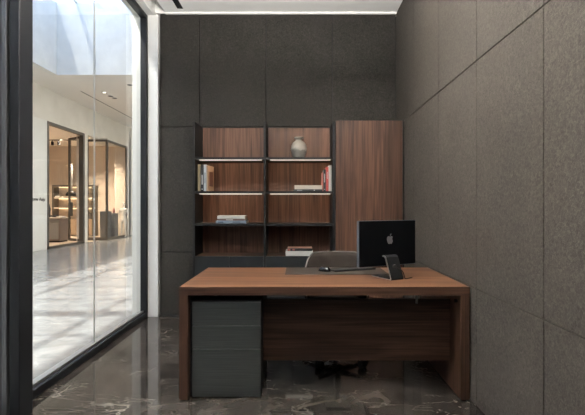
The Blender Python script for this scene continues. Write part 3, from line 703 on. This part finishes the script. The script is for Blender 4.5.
# ------------------------------------------------------------------ desk pad, keyboard, mouse
DTz = DT+.0005
o = B('desk_mat', M['pad'], (-.109, .70, 3.30, 3.672, 0, .003), bevel=.001); o.location.z = DTz; tag(o, 'flat dark taupe leather mat on the far side of desktop', 'desk mat')
PZ = DTz+.0036
kb = thing('keyboard', 'slim dark keyboard on the leather mat, partly behind the monitor', 'keyboard', (.443, 3.535, PZ), math.radians(22))
bm = bmesh.new()
extrude_poly(bm, [(-.19, -.06, .0), (-.19, .06, .0), (-.19, .06, .006), (-.19, -.06, .013)], (.38, 0, 0))
obj('case', bm, M['kb'], kb, .0015)
bm = bmesh.new()
for r_ in range(5):
    y = -.05+.0205*r_; z = .0134-.0001-(y+.06)/.12*.007
    x = -.183
    ws = {0: [1, 1, 1.2, 5.8, 1.2, 1, 1, 2.6]}.get(r_, None) or [rnd.choice((1, 1, 1)) for _ in range(13)] + [1.8]
    tot = sum(ws); u = (.366)/tot
    for w in ws:
        box(bm, x+.0012, x+u*w-.0012, y, y+.0175, z-.0005, z+.0022); x += u*w
obj('keys', bm, M['key'], kb)

def dome(name, w, d, h, m, parent, n=20, y0=0):
    bm = bmesh.new(); rings = []
    for j in range(7):
        a = j/6*PI/2; rr = math.cos(a)**.7 if j < 6 else .02; zz = .004 + (h-.004)*math.sin(a)
        rings.append([bm.verts.new((w/2*rr*math.copysign(abs(math.cos(2*PI*i/n))**.8, math.cos(2*PI*i/n)), d/2*rr*math.copysign(abs(math.sin(2*PI*i/n))**.8, math.sin(2*PI*i/n)), zz*(1-.25*math.sin(2*PI*i/n)*rr) if j else .002)) for i in range(n)])
    for a, b in zip(rings, rings[1:]):
        for i in range(n): bm.faces.new((a[i], a[(i+1) % n], b[(i+1) % n], b[i]))
    bm.faces.new(rings[0][::-1]); bm.faces.new(rings[-1])
    return obj(name, bm, m, parent, smooth=True)
ms = thing('computer_mouse', 'black computer mouse on the leather mat left of the keyboard', 'mouse', (X(324.5, 3.46), 3.46, PZ-.0015), math.radians(50))
dome('shell', .062, .112, .036, M['mouse'], ms)
bm = bmesh.new(); tube(bm, [(-.003, .028, .0265), (.003, .028, .0265)], .009, 14); obj('scroll_wheel', bm, M['key'], ms)

# ------------------------------------------------------------------ monitor
SW, SH, ST = .53, .335, .024
mon = thing('monitor', 'black all in one computer seen from behind, standing on the desktop', 'monitor', ((.429+.895)/2, 3.155, DTz), math.atan2(.24, .466))
# local: x along the screen, screen faces +y, back faces -y
z0 = .841-DTz; z1 = z0+SH
def rrect(w, z0, z1, r, y, n=5):
    pts = []
    for cx, cz, a0 in ((w/2-r, z1-r, 0), (-w/2+r, z1-r, 90), (-w/2+r, z0+r, 180), (w/2-r, z0+r, 270)):
        for k in range(n+1):
            a = math.radians(a0+90*k/n); pts.append(Vector((cx+r*math.cos(a), y, cz+r*math.sin(a))))
    return pts
bm = bmesh.new(); extrude_poly(bm, rrect(SW, z0, z1, .006, -.0), (0, ST, 0)); obj('housing', bm, M['screen_edge'], mon, .0015)
bm = bmesh.new(); extrude_poly(bm, rrect(SW-.006, z0+.003, z1-.003, .006, -.0025), (0, .0024, 0)); obj('back_shell', bm, M['screen_back'], mon, .001)
bm = bmesh.new(); extrude_poly(bm, rrect(SW-.008, z0+.004, z1-.004, .005, ST+.0001), (0, .0012, 0)); obj('screen', bm, M['screen'], mon)
# logo: apple with a bite, leaf separate
def apple(sz, y):
    # outline in unit box, x right, z up (seen from behind the screen: viewer at -y sees +x to the right)
    P = [(-.02, .66), (-.12, .70), (-.24, .72), (-.36, .68), (-.46, .58), (-.51, .44), (-.51, .26), (-.46, .06), (-.38, -.12), (-.28, -.26), (-.19, -.32), (-.10, -.30), (-.01, -.27), (.08, -.28), (.17, -.32), (.26, -.28), (.35, -.17), (.43, -.03), (.46, .05),
         (.38, .12), (.33, .21), (.315, .32), (.33, .43), (.38, .53), (.44, .60), (.36, .68), (.24, .72), (.12, .69), (.04, .66)]
    return [Vector((x*sz, y, (z-.2)*sz)) for x, z in P]
def leaf(sz, y):
    P = [(.0, .76), (.0, .86), (.05, .96), (.13, 1.03), (.22, 1.06), (.22, .97), (.18, .87), (.10, .79)]
    return [Vector((x*sz, y, (z-.2)*sz)) for x, z in P]
bm = bmesh.new(); lz = (z0+z1)/2+.022
for pts in (apple(.056, -.0034), leaf(.056, -.0034)):
    extrude_poly(bm, [p+Vector((.015, 0, lz)) for p in pts], (0, .0008, 0))
bmesh.ops.triangulate(bm, faces=[f for f in bm.faces if len(f.verts) > 4])
lg = obj('logo', bm, M['logo'], mon); lg['label'] = 'grey apple shaped emblem with a bite'
# stand: bent plate, upright on the camera side, foot under the screen
sw = .112; bm = bmesh.new()
yb = -.105
prof = [(-.004, .165), (-.010, .172), (yb+.075, .172), (yb+.060, .160), (yb, .010), (yb+.004, 0), (.125, 0), (.125, .006), (yb+.016, .006), (yb+.012, .014), (yb+.070, .150), (yb+.084, .161), (-.004, .161)]
extrude_poly(bm, [Vector((-sw/2, y, z)) for y, z in prof], (sw, 0, 0))
stn = obj('stand', bm, M['stand'], mon, .0015)
bm = bmesh.new()
for sx in (-1,):
    xx = sx*(sw/2+.0012)
    extrude_poly(bm, [Vector((xx-.001, y, z)) for y, z in prof], (.002, 0, 0))
obj('polished_edge', bm, M['track'], stn)
bm = bmesh.new(); hp = Vector((.0, yb+.029, .088))
tube(bm, [hp+Vector((0, -.001, 0)), hp+Vector((0, .012, .002))], .019, 20); obj('cable_hole', bm, M['cable'], stn)

# cable
mw = Matrix.Translation(mon.location) @ Matrix.Rotation(mon.rotation_euler.z, 4, 'Z')
p0 = mw @ (hp+Vector((0, .008, 0))); p1 = mw @ (hp+Vector((.035, -.03, -.008)))
p3 = Vector((X(405, 3.09), 3.09, DTz+.0045)); p2 = p3+Vector((-.012, .0, .06))
bm = bmesh.new(); pts = bez(p0, p1, p2, p3, 18) + bez(p3, p3+Vector((.02, 0, -.001)), p3+Vector((.03, .03, 0)), p3+Vector((.065, .05, 0)), 8)[1:]
tube(bm, pts, .0035, 8); o = obj('power_cable', bm, M['cable'], smooth=True); tag(o, 'black power cable looping from the monitor stand onto the desktop', 'cable')

# ------------------------------------------------------------------ office chair
ch = thing('office_chair', 'low backed taupe leather swivel chair behind the desk', 'office chair', (.325, 3.62, 0), 0)
def shell(n=28, m=12):
    """wrap-around back, opening toward -Y (towards the camera)"""
    bm = bmesh.new(); outer = []; inner = []
    for i in range(n+1):
        a = math.radians(-78 + 156*i/n)
        co, ci = [], []
        for j in range(m+1):
            t_ = j/m
            k = abs(a)/math.radians(78)
            top = .862 - .20*max(0, (k-.52)/.48)**1.6
            z = .44 + (top-.44)*t_
            rx = .255+.035*t_; ry = .20+.09*t_
            rim = .016 if t_ < 1 else .009
            for r_, lst in ((rim, co), (-rim, ci)):
                lst.append(bm.verts.new(((rx+r_)*math.sin(a)*1.0, (ry+r_)*math.cos(a)**1.0*1.0 - .02 if math.cos(a) > 0 else (ry+r_)*math.cos(a)-.02, z + (.004 if t_ == 1 else 0))))
        outer.append(co); inner.append(ci)
    for i in range(n):
        for j in range(m):
            bm.faces.new((outer[i][j], outer[i+1][j], outer[i+1][j+1], outer[i][j+1]))
            bm.faces.new((inner[i][j], inner[i][j+1], inner[i+1][j+1], inner[i+1][j]))
        bm.faces.new((outer[i][m], outer[i+1][m], inner[i+1][m], inner[i][m])); bm.faces.new((outer[i][0], inner[i][0], inner[i+1][0], outer[i+1][0]))
    for i in (0, n):
        for j in range(m): bm.faces.new((outer[i][j], outer[i][j+1], inner[i][j+1], inner[i][j]))
    rim_pts = [((outer[i][m].co+inner[i][m].co)/2+Vector((0, 0, .003))) for i in range(n+1)]
    return bm, [p.copy() for p in rim_pts], [((outer[i][j].co+inner[i][j].co)/2) for i in (0,) for j in range(m+1)], [((outer[n][j].co+inner[n][j].co)/2).copy() for j in range(m+1)]
bm, rim, ra, rb = shell(); ra = [p.copy() for p in ra]
sb = obj('backrest', bm, M['leather'], ch, smooth=True)
bm = bmesh.new(); tube(bm, ra + rim[1:-1] + rb[::-1], .006, 8); obj('piping', bm, M['leather_rim'], sb, smooth=True)
bm = bmesh.new()
def squircle(w, d, z, n=32, p=4): return [bm.verts.new((w/2*math.copysign(abs(math.cos(2*PI*i/n))**(2/p), math.cos(2*PI*i/n)), d/2*math.copysign(abs(math.sin(2*PI*i/n))**(2/p), math.sin(2*PI*i/n))-.02, z)) for i in range(n)]
rg = [squircle(.38, .38, .40), squircle(.45, .45, .415), squircle(.47, .47, .45), squircle(.45, .45, .478), squircle(.36, .36, .49), squircle(.1, .1, .488)]
for a, b in zip(rg, rg[1:]):
    for i in range(32): bm.faces.new((a[i], a[(i+1) % 32], b[(i+1) % 32], b[i]))
bm.faces.new(rg[0][::-1]); bm.faces.new(rg[-1])
obj('seat', bm, M['leather'], ch, smooth=True)
bm = bmesh.new(); box(bm, -.1, .1, -.12, .1, .37, .40); lathe(bm, [(.032, .13), (.032, .25), (.022, .25), (.022, .37)], 18, 0, -.02)
obj('gas_lift', bm, M['plastic'], ch)
bm = bmesh.new(); lathe(bm, [(.05, .075), (.055, .10), (.035, .13)], 18, 0, -.02); obj('hub', bm, M['plastic'], ch)
for k in range(5):
    a = math.radians(-90+38+72*k); dx, dy = math.cos(a), math.sin(a)
    bm = bmesh.new(); tube(bm, [(dx*.03, -.02+dy*.03, .105), (dx*.15, -.02+dy*.15, .095), (dx*.29, -.02+dy*.29, .078)], [.026, .02, .014], 10)
    lg_ = obj('base_arm', bm, M['plastic'], ch, smooth=True)
    bm = bmesh.new(); cx, cy = dx*.29, -.02+dy*.29; s_ = Vector((-dy, dx, 0))
    for sgn in (-1, 1):
        c0 = Vector((cx, cy, .031))
        tube(bm, [c0+s_*(sgn*.008), c0+s_*(sgn*.026)], .030, 18)
    tube(bm, [(cx, cy, .03), (cx, cy, .08)], .007, 8)
    obj('caster', bm, M['plastic'], lg_)
